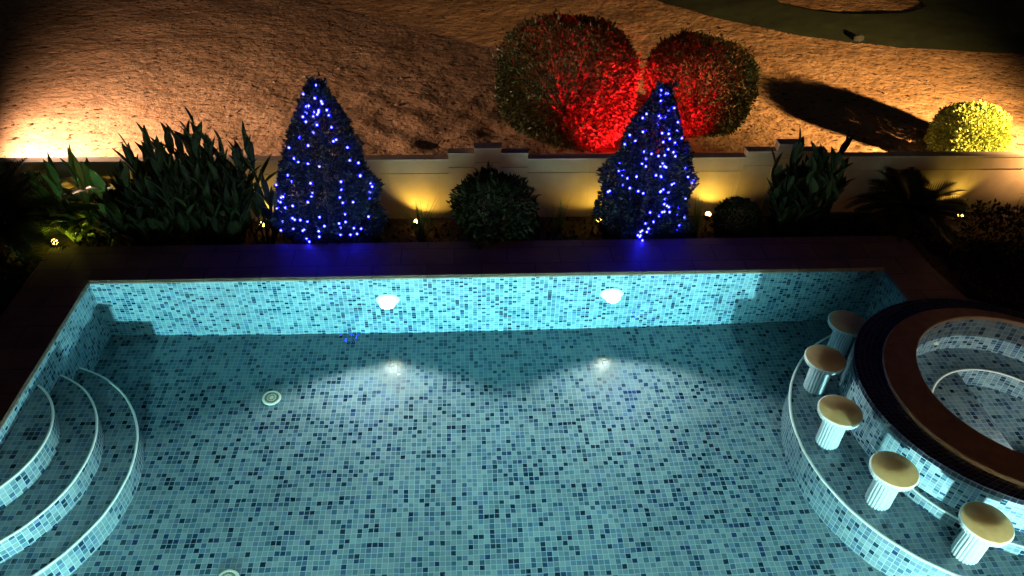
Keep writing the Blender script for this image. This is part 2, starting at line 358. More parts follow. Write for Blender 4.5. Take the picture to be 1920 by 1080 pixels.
def fair_h(x, y):
    return height(x, y)+.035+.03*noise2(x*6, y*6, 9)*.3
def fair_edge(x, y): return (y > FE(x)) & ~bunk(x, y)
grid('fairway', np.linspace(3.5, 45, 900), np.concatenate([np.linspace(12.3, 17.5, 220), np.linspace(17.6, 90, 60)]), fair_h, M_fair, fair_edge)['kind'] = 'structure'
mb = MB(); mb.quad([(-60, -40, -1.6), (80, -30, -1.6), (80, 9, -1.6), (-60, 9, -1.6)]); struct('deep_ground', mb, M_soil)
bed_h = lambda x, y: -.25+.02*noise2(x*7, y*7, 4)+.008*noise2(x*25, y*25, 5)
grid('planting_bed', np.linspace(-8, 20, 500), np.linspace(7.0, 8.05, 30), bed_h, M_soil)['kind'] = 'structure'
side_h = lambda x, y: -.12+.02*noise2(x*5, y*5, 6)
grid('side_bed', np.linspace(-8, -.6, 80), np.linspace(-6, 7.1, 100), side_h, M_soil)['kind'] = 'structure'
grid('side_bed', np.linspace(9.2, 20, 120), np.linspace(-1, 7.1, 80), lambda x, y: -.08+.015*noise2(x*5, y*5, 6), M_soil, lambda x, y: (y > 5.72) | (x > 11.15))['kind'] = 'structure'
mb = MB(); prism(mb, [(DL+.01, DF-.012), (DL+.01, DF-.03), (9.25, DF-.03), (9.25, DF-.012)], -.4, -.062); struct('deck_edge', mb, simple('edge_concrete', (.3, .26, .22), .8))

# ------------------------------------------------------------------ garden wall
t = NT('cream_render'); n1 = t.noise(2.5, 6, t.pos()); n2 = t.noise(90, 4, t.pos())
gx = t.n('SeparateXYZ'); t.l(t.pos(), gx.inputs[0])
jf = t.math('FRACT', t.math('DIVIDE', gx.outputs[0], .62)); jm = t.math('LESS_THAN', jf, .008)
c = t.ramp(n1, [(.3, (.21, .16, .11)), (.7, (.32, .25, .18))]); c = t.mix(jm, c, (.2, .17, .13)); t.l(c, t.b.inputs['Base Color']); t.b.inputs['Roughness'].default_value = .85
t.l(t.bump(n2, .2, .004), t.b.inputs['Normal']); M_gw = t.m
M_cap = simple('wall_cap', (.30, .26, .22), .75, var=.25, sc_=6, bump=.2)
gw = thing('garden_wall', 'low cream wall with stepped pillars between the planting bed and the sand', 'wall', (0, 8.0, -.3))
W0 = 0.62
def wl_part(name, x0, x1, ztop, yo=0, mat=M_gw, cap=.015):
    mb = MB(); z = ztop+.3
    mb.box(x0, x1, .03-yo, .085, 0, z-.22); mb.box(x0, x1, .006-yo, .09, z-.198, z-.022); mb.box(x0+.002, x1-.002, .04-yo, .084, z-.221, z-.197)
    return mb.build(name, mat, gw), z
def capbox(x0, x1, z, yo, par):
    mb = MB(); mb.box(x0-.004, x1+.004, -.012-yo, .10, z-.022, z); mb.build('cap', M_cap, par)
for x0, x1, zt, yo, nm in ((-7, 3.84, W0, 0, 'wall_panel'), (3.84, 4.155, W0+.085, .012, 'wall_shoulder'), (4.155, 4.475, W0+.16, .03, 'pillar'), (4.475, 4.80, W0+.085, .012, 'wall_shoulder'),
                           (4.80, 7.50, W0, 0, 'wall_panel'), (7.50, 7.87, W0+.085, .012, 'wall_shoulder'), (7.87, 8.17, W0+.19, .03, 'pillar'), (8.17, 8.5, W0+.085, .012, 'wall_shoulder'),
                           (8.5, 20, W0, 0, 'wall_panel')):
    o, z = wl_part(nm, x0, x1, zt, yo); capbox(x0, x1, z, yo, o)

# ------------------------------------------------------------------ bar stools
def make_stool(label):
    root = thing('pool_stool', label, 'stool', (0, 0, 0), 'stone stools standing in the pool round the spa')
    mb = MB(); mb.lathe([(0, .70), (.186, .70), (.190, .698)], 64); mb.build('seat', M_seat, root, smooth=True)
    mb = MB(); mb.lathe([(.190, .698), (.198, .692), (.2, .682), (.196, .672), (.19, .668)], 64); mb.build('seat_rim', M_nose, root, smooth=True)
    mb = MB(); N = 40; prof = []
    vs = []; fs = []
    for z in (.67, .615):
        for k in range(N*4):
            q = k % 4; rr = (.193, .193, .193, .186)[q]; a = 2*math.pi*(k+(-.3 if q == 0 else .0))/(N*4); vs.append((rr*math.cos(a), rr*math.sin(a), z))
    n = N*4; fs = [(k, (k+1) % n, n+(k+1) % n, n+k) for k in range(n)]+[tuple(range(2*n-1, n-1, -1))]
    mb.add(vs, fs); mb.build('seat_skirt', M_tilew, root)
    mb = MB(); N = 22; n = N*5; vs = []
    for z in (.615, 0):
        for k in range(n):
            rr = (.104, .107, .107, .104, .094)[k % 5]; a = 2*math.pi*k/n; vs.append((rr*math.cos(a), rr*math.sin(a), z))
    mb.add(vs, [(k, (k+1) % n, n+(k+1) % n, n+k) for k in range(n)], None); mb.build('post', M_tilew, root)
    return root
M_tilew = simple('white_tile', (.36, .39, .42), .25, var=.1, sc_=30)
spots = [((8.015, 5.66), 'farthest tan topped stool in the pool, partly hidden by the navy spa ledge'),
         ((7.565, 5.135), 'second tan topped pool stool from the far end, in front of the farthest one'),
         ((7.43, 4.45), 'middle one of the five pool stools, its fluted post lit brightest'),
         ((7.625, 3.78), 'tan topped pool stool second nearest the viewer, beside the curved white nosing'),
         ((8.13, 3.24), 'nearest tan topped pool stool, at the bottom right of the row')]
s0 = make_stool(spots[0][1])
for i, ((x, y), lb) in enumerate(spots):
    o = s0 if i == 0 else copy_tree(s0); o.location = (x, y, PZ); o['label'] = lb

# ------------------------------------------------------------------ drains
def make_drain(rad=.1):
    root = thing('floor_drain', '', 'drain', (0, 0, 0), 'round cream drain covers')
    mb = MB(); mb.lathe([(0, .012), (rad*.16, .012), (rad*.78, .010), (rad*.80, .016), (rad*.97, .014), (rad, .002)], 48); mb.build('cover', M_cream, root, smooth=False)
    mb = MB()
    for r0, r1, nn in ((.24, .40, 12), (.52, .74, 30)):
        for k in range(nn):
            a = 2*math.pi*k/nn; wdt = .012*rad/.1*.35
            c_, s_ = math.cos(a), math.sin(a); q0, q1 = rad*r0, rad*r1
            mb.quad([(q0*c_+wdt*s_, q0*s_-wdt*c_, .0145), (q1*c_+wdt*s_, q1*s_-wdt*c_, .0145), (q1*c_-wdt*s_, q1*s_+wdt*c_, .0145), (q0*c_-wdt*s_, q0*s_+wdt*c_, .0145)])
    mb.build('slots', M_hole, root); return root
d0 = make_drain()
DR = [((1.955, 5.57, ZF), 1, 'round cream grated drain on the pool floor left of the lit area'),
      ((1.955, 3.54, ZF), 1, 'round cream grated drain cut by the bottom edge of the picture'),
      ((9.13, 4.62, BF), .9, 'pale round drain cover on the spa floor'),
      ((9.32, 4.25, BF), .9, 'pale round drain cover at the right edge of the spa floor')]
for i, (l, s, lb) in enumerate(DR):
    o = d0 if i == 0 else copy_tree(d0); o.location = l; o.scale = (s, s, s); o['label'] = lb

# ------------------------------------------------------------------ lamps
def lamp(name, kind, loc, target, energy, col, size=.05, ang=150, blend=.1, parent=None):
    l = bpy.data.lights.new(name, kind); l.energy = energy; l.color = col
    if kind in ('SPOT', 'POINT'): l.shadow_soft_size = size
    if kind == 'SPOT': l.spot_size = R(ang); l.spot_blend = blend
    if kind == 'AREA': l.shape = 'DISK'; l.size = size
    o = bpy.data.objects.new(name, l); C.objects.link(o)
    o.location = loc; o.rotation_euler = (Vector(target)-Vector(loc)).to_track_quat('-Z', 'Y').to_euler()
    if parent:
        o.parent = parent; o.matrix_parent_inverse = Matrix.LocRotScale(parent.location, parent.rotation_euler, (1, 1, 1)).inverted()
    return o
M_lens = emit('underwater_lamp_lens', (1, .76, .52), 22)
M_halo = emit('lamp_halo_glow', (1, .60, .38), 3)  # emissive ring stands in for the warm halo round the lens
M_bez = simple('bezel', (.75, .62, .5), .35)
def pool_light(x, y, z, dirn, label, energy, ang=128, blend=.34, col=(1, .84, .72), rise=0):
    root = thing('pool_light', label, 'light', (x, y, z), 'round lamps set into the pool walls', rz=0 if dirn < 0 else math.pi)
    # ring and lens, axis -y in local space
    def disc(prof, n=40):
        vs = [(rr*math.cos(2*math.pi*k/n), -d, rr*math.sin(2*math.pi*k/n)) for rr, d in prof for k in range(n)]
        fs = [(i*n+k, i*n+(k+1) % n, (i+1)*n+(k+1) % n, (i+1)*n+k) for i in range(len(prof)-1) for k in range(n)]; return vs, fs
    mb = MB(); mb.add(*disc([(.135, .002), (.13, .014), (.095, .020), (.080, .014)])); mb.build('bezel', M_bez, root, smooth=True)
    mb = MB(); mb.add(*disc([(.080, .014), (.07, .022), (.05, .028), (.025, .031), (.001, .032)])); mb.build('lens', M_lens, root, smooth=True)
    mb = MB(); mb.add(*disc([(.094, .0215), (.084, .026), (.0805, .015)])); mb.build('halo_ring', M_halo, root, smooth=True)
    lamp('pool_lamp', 'SPOT', (x, y+dirn*.055, z), (x, y+dirn*3, z+rise), energy, col, .085, ang, blend, root)
LP = 540
pool_light(3.146, YF, -.569, -1, 'left glowing round lamp in the far pool wall', LP)
pool_light(5.685, YF, -.53, -1, 'right glowing round lamp in the far pool wall', LP)
for x, wh in ((2.3, 'left'), (7.2, 'right')):
    pool_light(x, YN, -.80, 1, wh+' round lamp in the near pool wall, out of the frame', 9800, 80, .5, (1, .87, .68), .65)
# spa lamp in the near side of the tub wall
sp = thing('spa_light', 'small round lamp low in the near wall of the spa, hidden under the brown rim', 'light', (SI[0]-.2, SI[1]-SR+.03, -.40), rz=math.pi)
mb = MB(); mb.lathe([(.0, .0), (.04, .0), (.05, -.012)], 24); o = mb.build('lens', M_lens, sp); o.rotation_euler = (R(90), 0, 0)
lamp('spa_lamp', 'SPOT', (SI[0]-.2, SI[1]-SR+.08, -.40), (SI[0], SI[1]+.3, -.6), 120, (1, .9, .78), .08, 165, .3, sp)
for i, (x, y, z, rr) in enumerate(((9.00, 5.55, -.45, .03), (9.05, 5.02, BF+.003, .035))):
    n_ = thing('spa_nozzle', ('small glowing amber jet high on the far spa wall', 'small cream oval inlet on the spa floor near the bench nosing')[i], 'nozzle', (x, y, z))
    mb = MB(); mb.lathe([(0, .02), (rr*.5, .02), (rr*.6, .012), (rr, .008), (rr*1.1, -.005)], 24)
    o = mb.build('cap_ring', M_cream, n_, smooth=True)
    if i == 0:
        a = math.atan2(y-SI[1], x-SI[0]); n_.location = (SI[0]+(SR-.008)*math.cos(a), SI[1]+(SR-.008)*math.sin(a), -.33); n_.rotation_euler = (0, R(-90), a)

# yellow garden spike lights
M_ylens = emit('garden_lamp_lens', (1, .62, .12), 14)
def spike(x, y, z, tgt, energy, label, ang=140):
    root = thing('spike_light', label, 'garden light', (x, y, -.25), 'small yellow spike lights in the planting bed')
    h = z+.25-.03
    mb = MB(); mb.tube([(0, 0, -.02), (0, 0, h-.02)], .008, 8); mb.build('stake', M_black, root)
    d = (Vector(tgt)-Vector((x, y, z))).normalized()
    a = Vector((0, 0, h)); mb = MB(); mb.tube([a-d*.05, a-d*.03, a+d*.02], [.018, .032, .034], 16, cap=False); mb.build('housing', M_black, root, smooth=True)
    mb = MB(); mb.tube([a+d*.018, a+d*.03, a+d*.05, a+d*.066, a+d*.072], [.026, .034, .034, .02, .003], 16); mb.build('lens', M_ylens, root, smooth=True)
    lamp('garden_lamp', 'SPOT', Vector((x, y, z-.03))+d*.085, tgt, energy, (1, .66, .09), .02, ang, .5, root)
spike(-.77, 7.42, -.12, (-.4, 7.5, .4), 110, 'glowing yellow spike light under the bright leaves at the far left')
spike(1.55, 7.72, -.12, (1.7, 8.0, .3), 16, 'yellow spike light hidden between the big leafy plant and the left lit tree')
spike(3.42, 7.74, -.12, (3.55, 8.0, .2), 18, 'yellow spike light behind the grass tuft right of the left lit tree')
spike(5.70, 7.66, -.08, (5.6, 8.0, .3), 14, 'glowing yellow spike light at the left foot of the right lit tree')
spike(7.08, 7.74, -.06, (7.2, 8.0, .35), 22, 'yellow spike light right of the right lit tree, beside the small bush')
spike(10.44, 7.74, -.12, (10.2, 8.0, .4), 17, 'glowing yellow spike light right of the dark cycad')
# floodlights behind the wall
def flood(x, y, z, tgt, energy, col, label, size=.05, ang=120, blend=.5, group=None, emst=20):
    root = thing('flood_light', label, 'floodlight', (x, y, 0), group)
    d = (Vector(tgt)-Vector((x, y, z))).normalized(); a = Vector((0, 0, z)); s = d.cross(Vector((0, 0, 1))).normalized(); uu = s.cross(d)
    def slab(o0, o1, hw, hh):
        vs = [a+d*o+s*sx*hw+uu*sy*hh for o in (o0, o1) for sx, sy in ((-1, -1), (1, -1), (1, 1), (-1, 1))]
        return vs, [(3, 2, 1, 0), (4, 5, 6, 7), (0, 1, 5, 4), (1, 2, 6, 5), (2, 3, 7, 6), (3, 0, 4, 7)]
    mb = MB(); mb.add(*slab(-.05, 0, .09, .065)); mb.add(*slab(-.07, -.05, .06, .04)); mb.build('housing', M_black, root)
    mb = MB(); mb.add(*slab(.0015, .006, .078, .053)); mb.build('lens', emit('flood_lens', col, emst), root)
    mb = MB(); mb.tube([(0, 0, -.05), (0, 0, z-.03)], .012, 8); mb.build('stake', M_black, root)
    lamp('flood_lamp', 'SPOT', Vector((x, y, z))+d*.07, tgt, energy, col, size, ang, blend, root)
flood(6.3, 8.3, .14, (6.0, 9.5, .62), 2600, (1, .006, .014), 'red floodlight behind the wall aimed at the larger clipped bush', .05, 64, .5, 'red floodlights behind the wall')
flood(6.5, 8.3, .14, (6.88, 9.5, .58), 1300, (1, .006, .014), 'red floodlight behind the wall aimed at the smaller clipped bush', .05, 62, .5, 'red floodlights behind the wall')
flood(-2.1, 8.65, .95, (2.7, 12.3, 0), 1600, (1, .60, .39), 'warm floodlight beyond the wall past the left edge of the picture', .05, 150, .5, 'warm floodlights on the sand')
flood(12.38, 7.3, 1.3, (10.7, 10.9, .35), 5400, (1, .55, .19), 'warm floodlight on a stake in the garden past the right edge of the picture', .05, 92, .9, 'warm floodlights on the sand')

# added warm lamp behind the viewer, unseen: it browns the deck and spa rim
pl_ = thing('added_warm_light', 'added dim warm lamp behind the viewer, unseen', 'lamp', (8.5, -4.6, 3.0))
mb = MB(); mb.lathe([(.03, .1), (.07, .08), (.08, -.06), (.05, -.08), (0, -.08)], 24); mb.build('lamp_shade', emit('added_lamp_glass', (1, .55, .25), 1.2), pl_, smooth=True)
lamp('added_warm_lamp', 'POINT', (8.5, -4.3, 2.95), (8.5, 0, 0), 280, (1, .46, .20), .08, parent=pl_)

# ------------------------------------------------------------------ foliage builders
def leaves(name, P, N, size, mat, parent=None, up=.25, spread=.7, aspect=.5, rg=rng, loc=None):
    n = len(P); P = np.asarray(P, float); N = np.asarray(N, float)
    d = N*1.0+rg.normal(0, spread, (n, 3)); d[:, 2] += up; d /= np.linalg.norm(d, axis=1)[:, None]       # leaf axis
    h = rg.normal(0, 1, (n, 3)); s = np.cross(d, h); s /= np.linalg.norm(s, axis=1)[:, None]+1e-9; nn = np.cross(s, d)
    L = size*rg.uniform(.65, 1.35, n)[:, None]; w_ = L*aspect*.5
    a = P; b = P+d*L*.45+s*w_+nn*L*.08; c = P+d*L-nn*L*.1; e_ = P+d*L*.45-s*w_+nn*L*.08
    V = np.stack([a, b, c, e_], 1).reshape(-1, 3); i = np.arange(n)*4
    F = np.stack([i, i+1, i+2, i, i+2, i+3], 1).reshape(-1, 3)
    me = bpy.data.meshes.new(name); me.vertices.add(len(V)); me.vertices.foreach_set('co', V.ravel())
    me.loops.add(F.size); me.loops.foreach_set('vertex_index', F.ravel()); me.polygons.add(len(F))
    me.polygons.foreach_set('loop_start', np.arange(len(F))*3); me.polygons.foreach_set('loop_total', np.full(len(F), 3))
    me.update(calc_edges=True); me.materials.append(mat)
    o = bpy.data.objects.new(name, me); C.objects.link(o)
    if parent: o.parent = parent
    if loc is not None: o.location = loc
    return o
def sph(n, rg):
    v = rg.normal(0, 1, (n, 3)); return v/np.linalg.norm(v, axis=1)[:, None]
def lump(v, s, k=3.0):
    g = np.random.default_rng(s); o = 0
    for _ in range(8):
        a = g.normal(0, 1, 3); a /= np.linalg.norm(a); o = o+np.sin(k*(v@a)*g.uniform(.8, 2.2)+g.uniform(0, 6.28))
    return o/8
def branches(mb, c, r, n, rg, base):
    for k in range(n):
        v = sph(1, rg)[0]; v[2] = abs(v[2])*.8
        e_ = Vector(c)+Vector((v[0]*r[0], v[1]*r[1], v[2]*r[2]))*.85; b = Vector(base); m_ = b.lerp(e_, .5)+Vector((0, 0, -.05*r[2]))
        mb.tube([b, m_, e_], [.02, .013, .005], 5)
def round_bush(name, label, cat, loc, r, n, size, mat, seed, group=None, pw=2.5, amp=.10, parts=('foliage', 'trunk'), aspect=.5, spread=.6):
    rg = np.random.default_rng(seed); root = thing(name, label, cat, (loc[0], loc[1], loc[2]), group)
    v = sph(n, rg); k = (np.abs(v)**pw).sum(1)**(-1/pw)
    sh = np.where(rg.random(n) < .75, rg.uniform(.93, 1.02, n), rg.uniform(.6, .93, n)); sh = np.where(rg.random(n) < .03, rg.uniform(1.02, 1.09, n), sh)
    P = v*(k*sh*(1+amp*lump(v, seed)*2))[:, None]*np.array(r); P[:, 2] += r[2]*.96
    ok = P[:, 2] > 0; P, v = P[ok], v[ok]
    leaves(parts[0], P, v, size, mat, root, rg=rg, aspect=aspect, spread=spread)
    mb = MB(); mb.tube([(0, 0, -.05), (.01, 0, r[2]*.5)], [.045, .03], 8); branches(mb, (0, 0, r[2]*.9), r, 22, rg, (0, 0, r[2]*.35)); mb.build(parts[1], M_bark, root)
    return root
round_bush('clipped_bush', 'larger round clipped bush lit red on its right side, beyond the garden wall', 'bush', (5.5, 9.95, -.02), (.96, .9, .79), 24000, .055, M_box, 11, 'pair of clipped round bushes beyond the wall')
round_bush('clipped_bush', 'smaller round clipped bush lit red on its left side, beyond the garden wall', 'bush', (7.42, 10.05, -.02), (.73, .75, .68), 17000, .055, M_box, 12, 'pair of clipped round bushes beyond the wall')
round_bush('yellow_bush', 'small round yellow green bush glaring in the warm floodlight at the right', 'bush', (11.12, 9.12, -.02), (.45, .42, .37), 15000, .05, M_yel, 13)
round_bush('dark_bush', 'dark rounded bush between the two lit trees, in front of the wall pillar', 'bush', (4.36, 7.48, -.27), (.41, .4, .49), 3600, .085, M_dark, 14, pw=2.05, amp=.24, spread=1.0, aspect=.38)
round_bush('small_bush', 'small dark bush right of the right lit tree', 'bush', (7.36, 7.5, -.27), (.27, .25, .28), 2600, .045, M_dark, 15, pw=2.1, amp=.1)
# trees with string lights
def cone_tree(label, loc, h, rx, ry, seed, shear=0., n=17000):
    rg = np.random.default_rng(seed); root = thing('ficus_tree', label, 'tree', loc, 'cone trees wrapped in blue string lights')
    def prof(tt): return np.interp(tt, [0, .08, .25, .45, .7, .88, .97, 1], [.72, .9, 1., .88, .55, .28, .13, .03])
    def pt(tt, a, sh=1.):
        v = np.stack([np.cos(a), np.sin(a), tt*2-1], -1)
        k = prof(tt)*(1+.40*lump(v*np.array([1, 1, 1.7]), seed, 5.5))*sh
        return np.stack([np.cos(a)*rx*k+shear*tt*h, np.sin(a)*ry*k, tt*h], -1)
    tt = rg.beta(1.05, 1.5, n); a = rg.uniform(0, 6.283, n); sh = np.where(rg.random(n) < .7, rg.uniform(.9, 1.04, n), rg.uniform(.4, .9, n))
    P = pt(tt, a, sh); N = np.stack([np.cos(a), np.sin(a), np.full(n, .35)], -1)
    Pt = np.array([[shear*h+rg.normal(0, .02)+q*dx_, rg.normal(0, .02), h*.90+q*.22] for dx_ in (.10, -.05) for q in np.linspace(0, 1, 70)])
    P = np.concatenate([P, Pt]); N = np.concatenate([N, np.tile([0, 0, 1.], (len(Pt), 1))])
    leaves('foliage', P, N, .05, M_ficus, root, rg=rg, spread=.6)
    mb = MB(); mb.tube([(0, 0, -.05), (.02, .01, h*.4), (shear*h*.8, 0, h*.8), (shear*h, 0, h*.99)], [.04, .03, .015, .004], 8)
    for k in range(26):
        t_ = rg.uniform(.08, .85); A = rg.uniform(0, 6.28); e_ = pt(np.array(t_), np.array(A), .85); b = Vector((shear*t_*h, 0, t_*h-.1)); mb.tube([b, Vector(e_)], [.012, .004], 5)
    mb.build('trunk', M_bark, root)
    return root, pt
M_bulb = emit('blue_bulb', (.013, .013, 1), 90)
M_wire = simple('green_wire', (.01, .03, .015), .6)
bulb_mb = MB()
def ico(mb, r_):
    ph = (1+5**.5)/2; vs = [Vector(q).normalized()*r_ for q in ((-1, ph, 0), (1, ph, 0), (-1, -ph, 0), (1, -ph, 0), (0, -1, ph), (0, 1, ph), (0, -1, -ph), (0, 1, -ph), (ph, 0, -1), (ph, 0, 1), (-ph, 0, -1), (-ph, 0, 1))]
    mb.add(vs, [(0, 11, 5), (0, 5, 1), (0, 1, 7), (0, 7, 10), (0, 10, 11), (1, 5, 9), (5, 11, 4), (11, 10, 2), (10, 7, 6), (7, 1, 8), (3, 9, 4), (3, 4, 2), (3, 2, 6), (3, 6, 8), (3, 8, 9), (4, 9, 5), (2, 4, 11), (6, 2, 10), (8, 6, 7), (9, 8, 1)])
ico(bulb_mb, .0128)
bulb_me = None
def string_lights(label, tree, pt, strands, seed, n=98):
    global bulb_me
    rg = np.random.default_rng(seed); root = thing('string_lights', label, 'string lights', tree.location, 'blue string lights on the cone trees')
    mb = MB(); pos = []; P0 = []
    for st_ in strands:       # polyline of (t, angle)
        ts = np.array(st_); m_ = 40; s = np.linspace(0, len(ts)-1, m_)
        T = .07+.93*np.interp(s, range(len(ts)), ts[:, 0])+.012*np.sin(s*9+len(P0)); A = np.interp(s, range(len(ts)), ts[:, 1])+.13*np.sin(s*7.3+seed)+rg.normal(0, .04, m_); P0.append(1)
        Q = pt(np.clip(T+rg.normal(0, .02, m_), .075, .995), A, 1.03); mb.tube([Vector(q) for q in Q], .0025, 4)
        seg = np.r_[0, np.cumsum(np.linalg.norm(np.diff(Q, axis=0), axis=1))]
        pos.append((Q, seg))
    tot = sum(s_[-1] for _, s_ in pos)
    mb.build('wire', M_wire, root)
    P = []
    for Q, seg in pos:
        kk = max(2, int(round(n*seg[-1]/tot)))
        for s_ in (np.arange(kk)+rg.uniform(.1, .9, kk))/kk*seg[-1]:
            P.append([np.interp(s_, seg, Q[:, j]) for j in range(3)])
    for q in P[:100]:
        if bulb_me is None:
            o = bulb_mb.build('bulb', M_bulb, root); bulb_me = o.data
        else:
            o = bpy.data.objects.new('bulb', bulb_me); C.objects.link(o); o.parent = root
        o.location = Vector(q)+Vector(rg.normal(0, .03, 3))
cone_args = [('left cone shaped tree wrapped in blue string lights, right of the big leafy plant', (2.43, 7.52, -.25), 2.06, .57, .44, 21, .03),
             ('right cone shaped tree wrapped in blue string lights, in front of the red lit bushes', (6.17, 7.52, -.25), 2.0, .54, .44, 22, .01)]
t1, pt1 = cone_tree(*cone_args[0]); t2, pt2 = cone_tree(*cone_args[1])
D_ = -math.pi/2
string_lights('blue string lights on the left cone shaped tree', t1, pt1,
    [[(.99, D_-.8), (.88, D_-.9), (.72, D_-.7), (.52, D_-1.0), (.36, D_-.8), (.1, D_-1.1)], [(.97, D_), (.85, D_-.3), (.7, D_-.4), (.5, D_), (.36, D_-.15), (.2, D_+.0), (.06, D_-.3)],
     [(.96, D_+.5), (.82, D_+.5), (.62, D_+.7), (.5, D_+1.1), (.38, D_+1.3), (.2, D_+1.1)], [(.5, D_+.3), (.34, D_+.5), (.16, D_+.4), (.07, D_+.6)], [(.3, D_-.6), (.2, D_-.5), (.05, D_-.6)], [(.34, D_-1.4), (.2, D_-1.35)], [(.9, D_-.5), (.82, D_+.0), (.88, D_+.6)]], 31)
string_lights('blue string lights on the right cone shaped tree', t2, pt2,
    [[(.98, D_+.1), (.86, D_-.9), (.7, D_-1.2), (.55, D_-1.35), (.42, D_-1.2), (.3, D_-1.1)], [(.97, D_+.6), (.84, D_+1.0), (.66, D_+1.15), (.5, D_+1.0), (.36, D_+1.1), (.15, D_+.9), (.08, D_+.8)],
     [(.94, D_-.1), (.75, D_+.2), (.6, D_+.25), (.45, D_+.1), (.33, D_+.25), (.26, D_+.2)], [(.8, D_-.5), (.66, D_-.5), (.5, D_-.5), (.38, D_-.5)], [(.78, D_+.0), (.58, D_+.15), (.4, D_+.3), (.3, D_+.05), (.2, D_+.1)], [(.22, D_-.2), (.03, D_-.1)], [(.9, D_+.3), (.72, D_+.5), (.55, D_+.3)]], 32)

# blade-leaved plants
def blade(mb, base, dirv, L, W, droop, n=6, fold=.25):
    d = Vector(dirv).normalized(); p = Vector(base); s = d.cross(Vector((0, 0, 1)))
    s = s.normalized() if s.length > .01 else Vector((1, 0, 0))
    s = (s+Vector((random.uniform(-.5, .5), random.uniform(-.5, .5), 0))).normalized()
    pts = []
    for i in range(n+1):
        t_ = i/n; wd = W*(math.sin(math.pi*min(1, t_*.9+.12))**.8)*(1 if t_ < .999 else .05)
        nn = s.cross(d).normalized(); pts += [p-s*wd*.5+nn*wd*fold, p, p+s*wd*.5+nn*wd*fold]
        d = (d+Vector((0, 0, -droop/n))).normalized(); p = p+d*L/n
    fs = []
    for i in range(n):
        b = i*3; fs += [(b, b+1, b+4, b+3), (b+1, b+2, b+5, b+4)]
    mb.add(pts, fs)
def shoot_plant(name, label, cat, loc, shoots, seed, mat=M_blade, L=(.3, .45), W=.075, per=8, group=None, droop=.35, el_=(.9, 1.35)):
    random.seed(seed); root = thing(name, label, cat, loc, group); mb = MB(); stm = MB()
    for (dx, dy, h, lean) in shoots:
        tip = Vector((dx+lean, dy, h)); b = Vector((dx*.55, dy*.55, 0)); mid = b.lerp(tip, .5)
        mid.x = dx
        top = tip-Vector((0, 0, .2)); stm.tube([b, mid, top], [.012, .01, .006], 5)
        for k in range(per):
            t_ = .12+.88*k/(per-1); q = b.lerp(mid, min(1, t_*2)) if t_ < .5 else mid.lerp(top, (t_-.5)*2)
            a = k*2.4+random.uniform(-.5, .5); el = random.uniform(*el_) if t_ < .85 else random.uniform(1.1, 1.5)
            dv = (math.cos(a)*math.cos(el), math.sin(a)*math.cos(el)*.8, math.sin(el))
            blade(mb, q, dv, random.uniform(*L)*(.8 if t_ > .9 else 1), W*random.uniform(.7, 1.2), droop*random.uniform(.5, 2.2)*(.3 if t_ > .9 else 1))
    mb.build('foliage', mat, root, smooth=True); stm.build('stems', mat, root, smooth=True); return root
rg = np.random.default_rng(5)
def shs(x0, x1, hs, dy=.2, n=2):
    out = []
    xs = np.linspace(x0, x1, len(hs))
    for x, h in zip(xs, hs):
        for k in range(n): out.append((x+rg.uniform(-.06, .06), rg.uniform(-dy, dy), h*(1 if k == 0 else rg.uniform(.6, .92)), rg.uniform(-.06, .06)))
    return out
shoot_plant('leafy_plant', 'tall dark leafy plant, highest of the mass left of the left blue lit tree', 'plant', (1.12, 7.45, -.25), shs(-.35, .38, [1.55, 1.5, 1.6, 1.78, 1.62, 1.5, 1.4], n=7), 41, M_dark, group='large dark leafy plants at the left', L=(.24, .38), W=.075, per=13, droop=.25)
shoot_plant('leafy_plant', 'dark leafy plant with pointed leaves, left half of the mass at the left', 'plant', (.38, 7.45, -.25), shs(-.35, .35, [.8, .95, 1.25, 1.5, 1.55, 1.5], n=7), 42, M_dark, group='large dark leafy plants at the left', L=(.24, .38), W=.075, per=13, droop=.25)
shoot_plant('leafy_plant', 'leafy plant with yellow lit leaves beside the far left spike light', 'plant', (-.32, 7.5, -.25), shs(-.38, .28, [.8, .95, 1.1, 1.15, 1.0], n=2), 43, M_blade, group='large dark leafy plants at the left', L=(.34, .5), W=.10, per=8, el_=(.3, 1.1), droop=.6)
shoot_plant('leafy_plant', 'open dark shoots leaning right between the left plant mass and the left lit tree', 'plant', (1.62, 7.5, -.25), shs(-.1, .22, [1.2, 1.5, .9], n=2), 44, M_dark, group='large dark leafy plants at the left', L=(.3, .42), W=.08, per=7)
shoot_plant('leafy_plant', 'tall upright dark green plant in front of the right wall pillar', 'plant', (8.1, 7.5, -.25), shs(-.27, .3, [1.15, 1.38, 1.3, 1.5, 1.2], dy=.16, n=6), 45, M_dark, L=(.26, .38), W=.105, per=10, droop=.12)
def tuft(label, loc, n, h, seed, spread=.35, mat=M_blade):
    random.seed(seed); root = thing('grass_tuft', label, 'grass tuft', loc, 'grass tufts in the planting bed'); mb = MB()
    for k in range(n):
        a = random.uniform(0, 6.28); s = random.uniform(.05, spread); blade(mb, (random.uniform(-.05, .05), random.uniform(-.04, .04), 0), (math.cos(a)*s, math.sin(a)*s, 1), h*random.uniform(.5, 1.1), .014, random.uniform(.1, .9), 5)
    mb.build('blades', mat, root)
tuft('yellow lit grass tuft right of the left lit tree', (3.5, 7.56, -.25), 50, .55, 51, .6)
tuft('faint grass tuft right of the dark rounded bush', (5.18, 7.7, -.25), 24, .5, 52)
tuft('grass tuft at the right foot of the right lit tree', (6.92, 7.62, -.25), 34, .58, 53, .5)
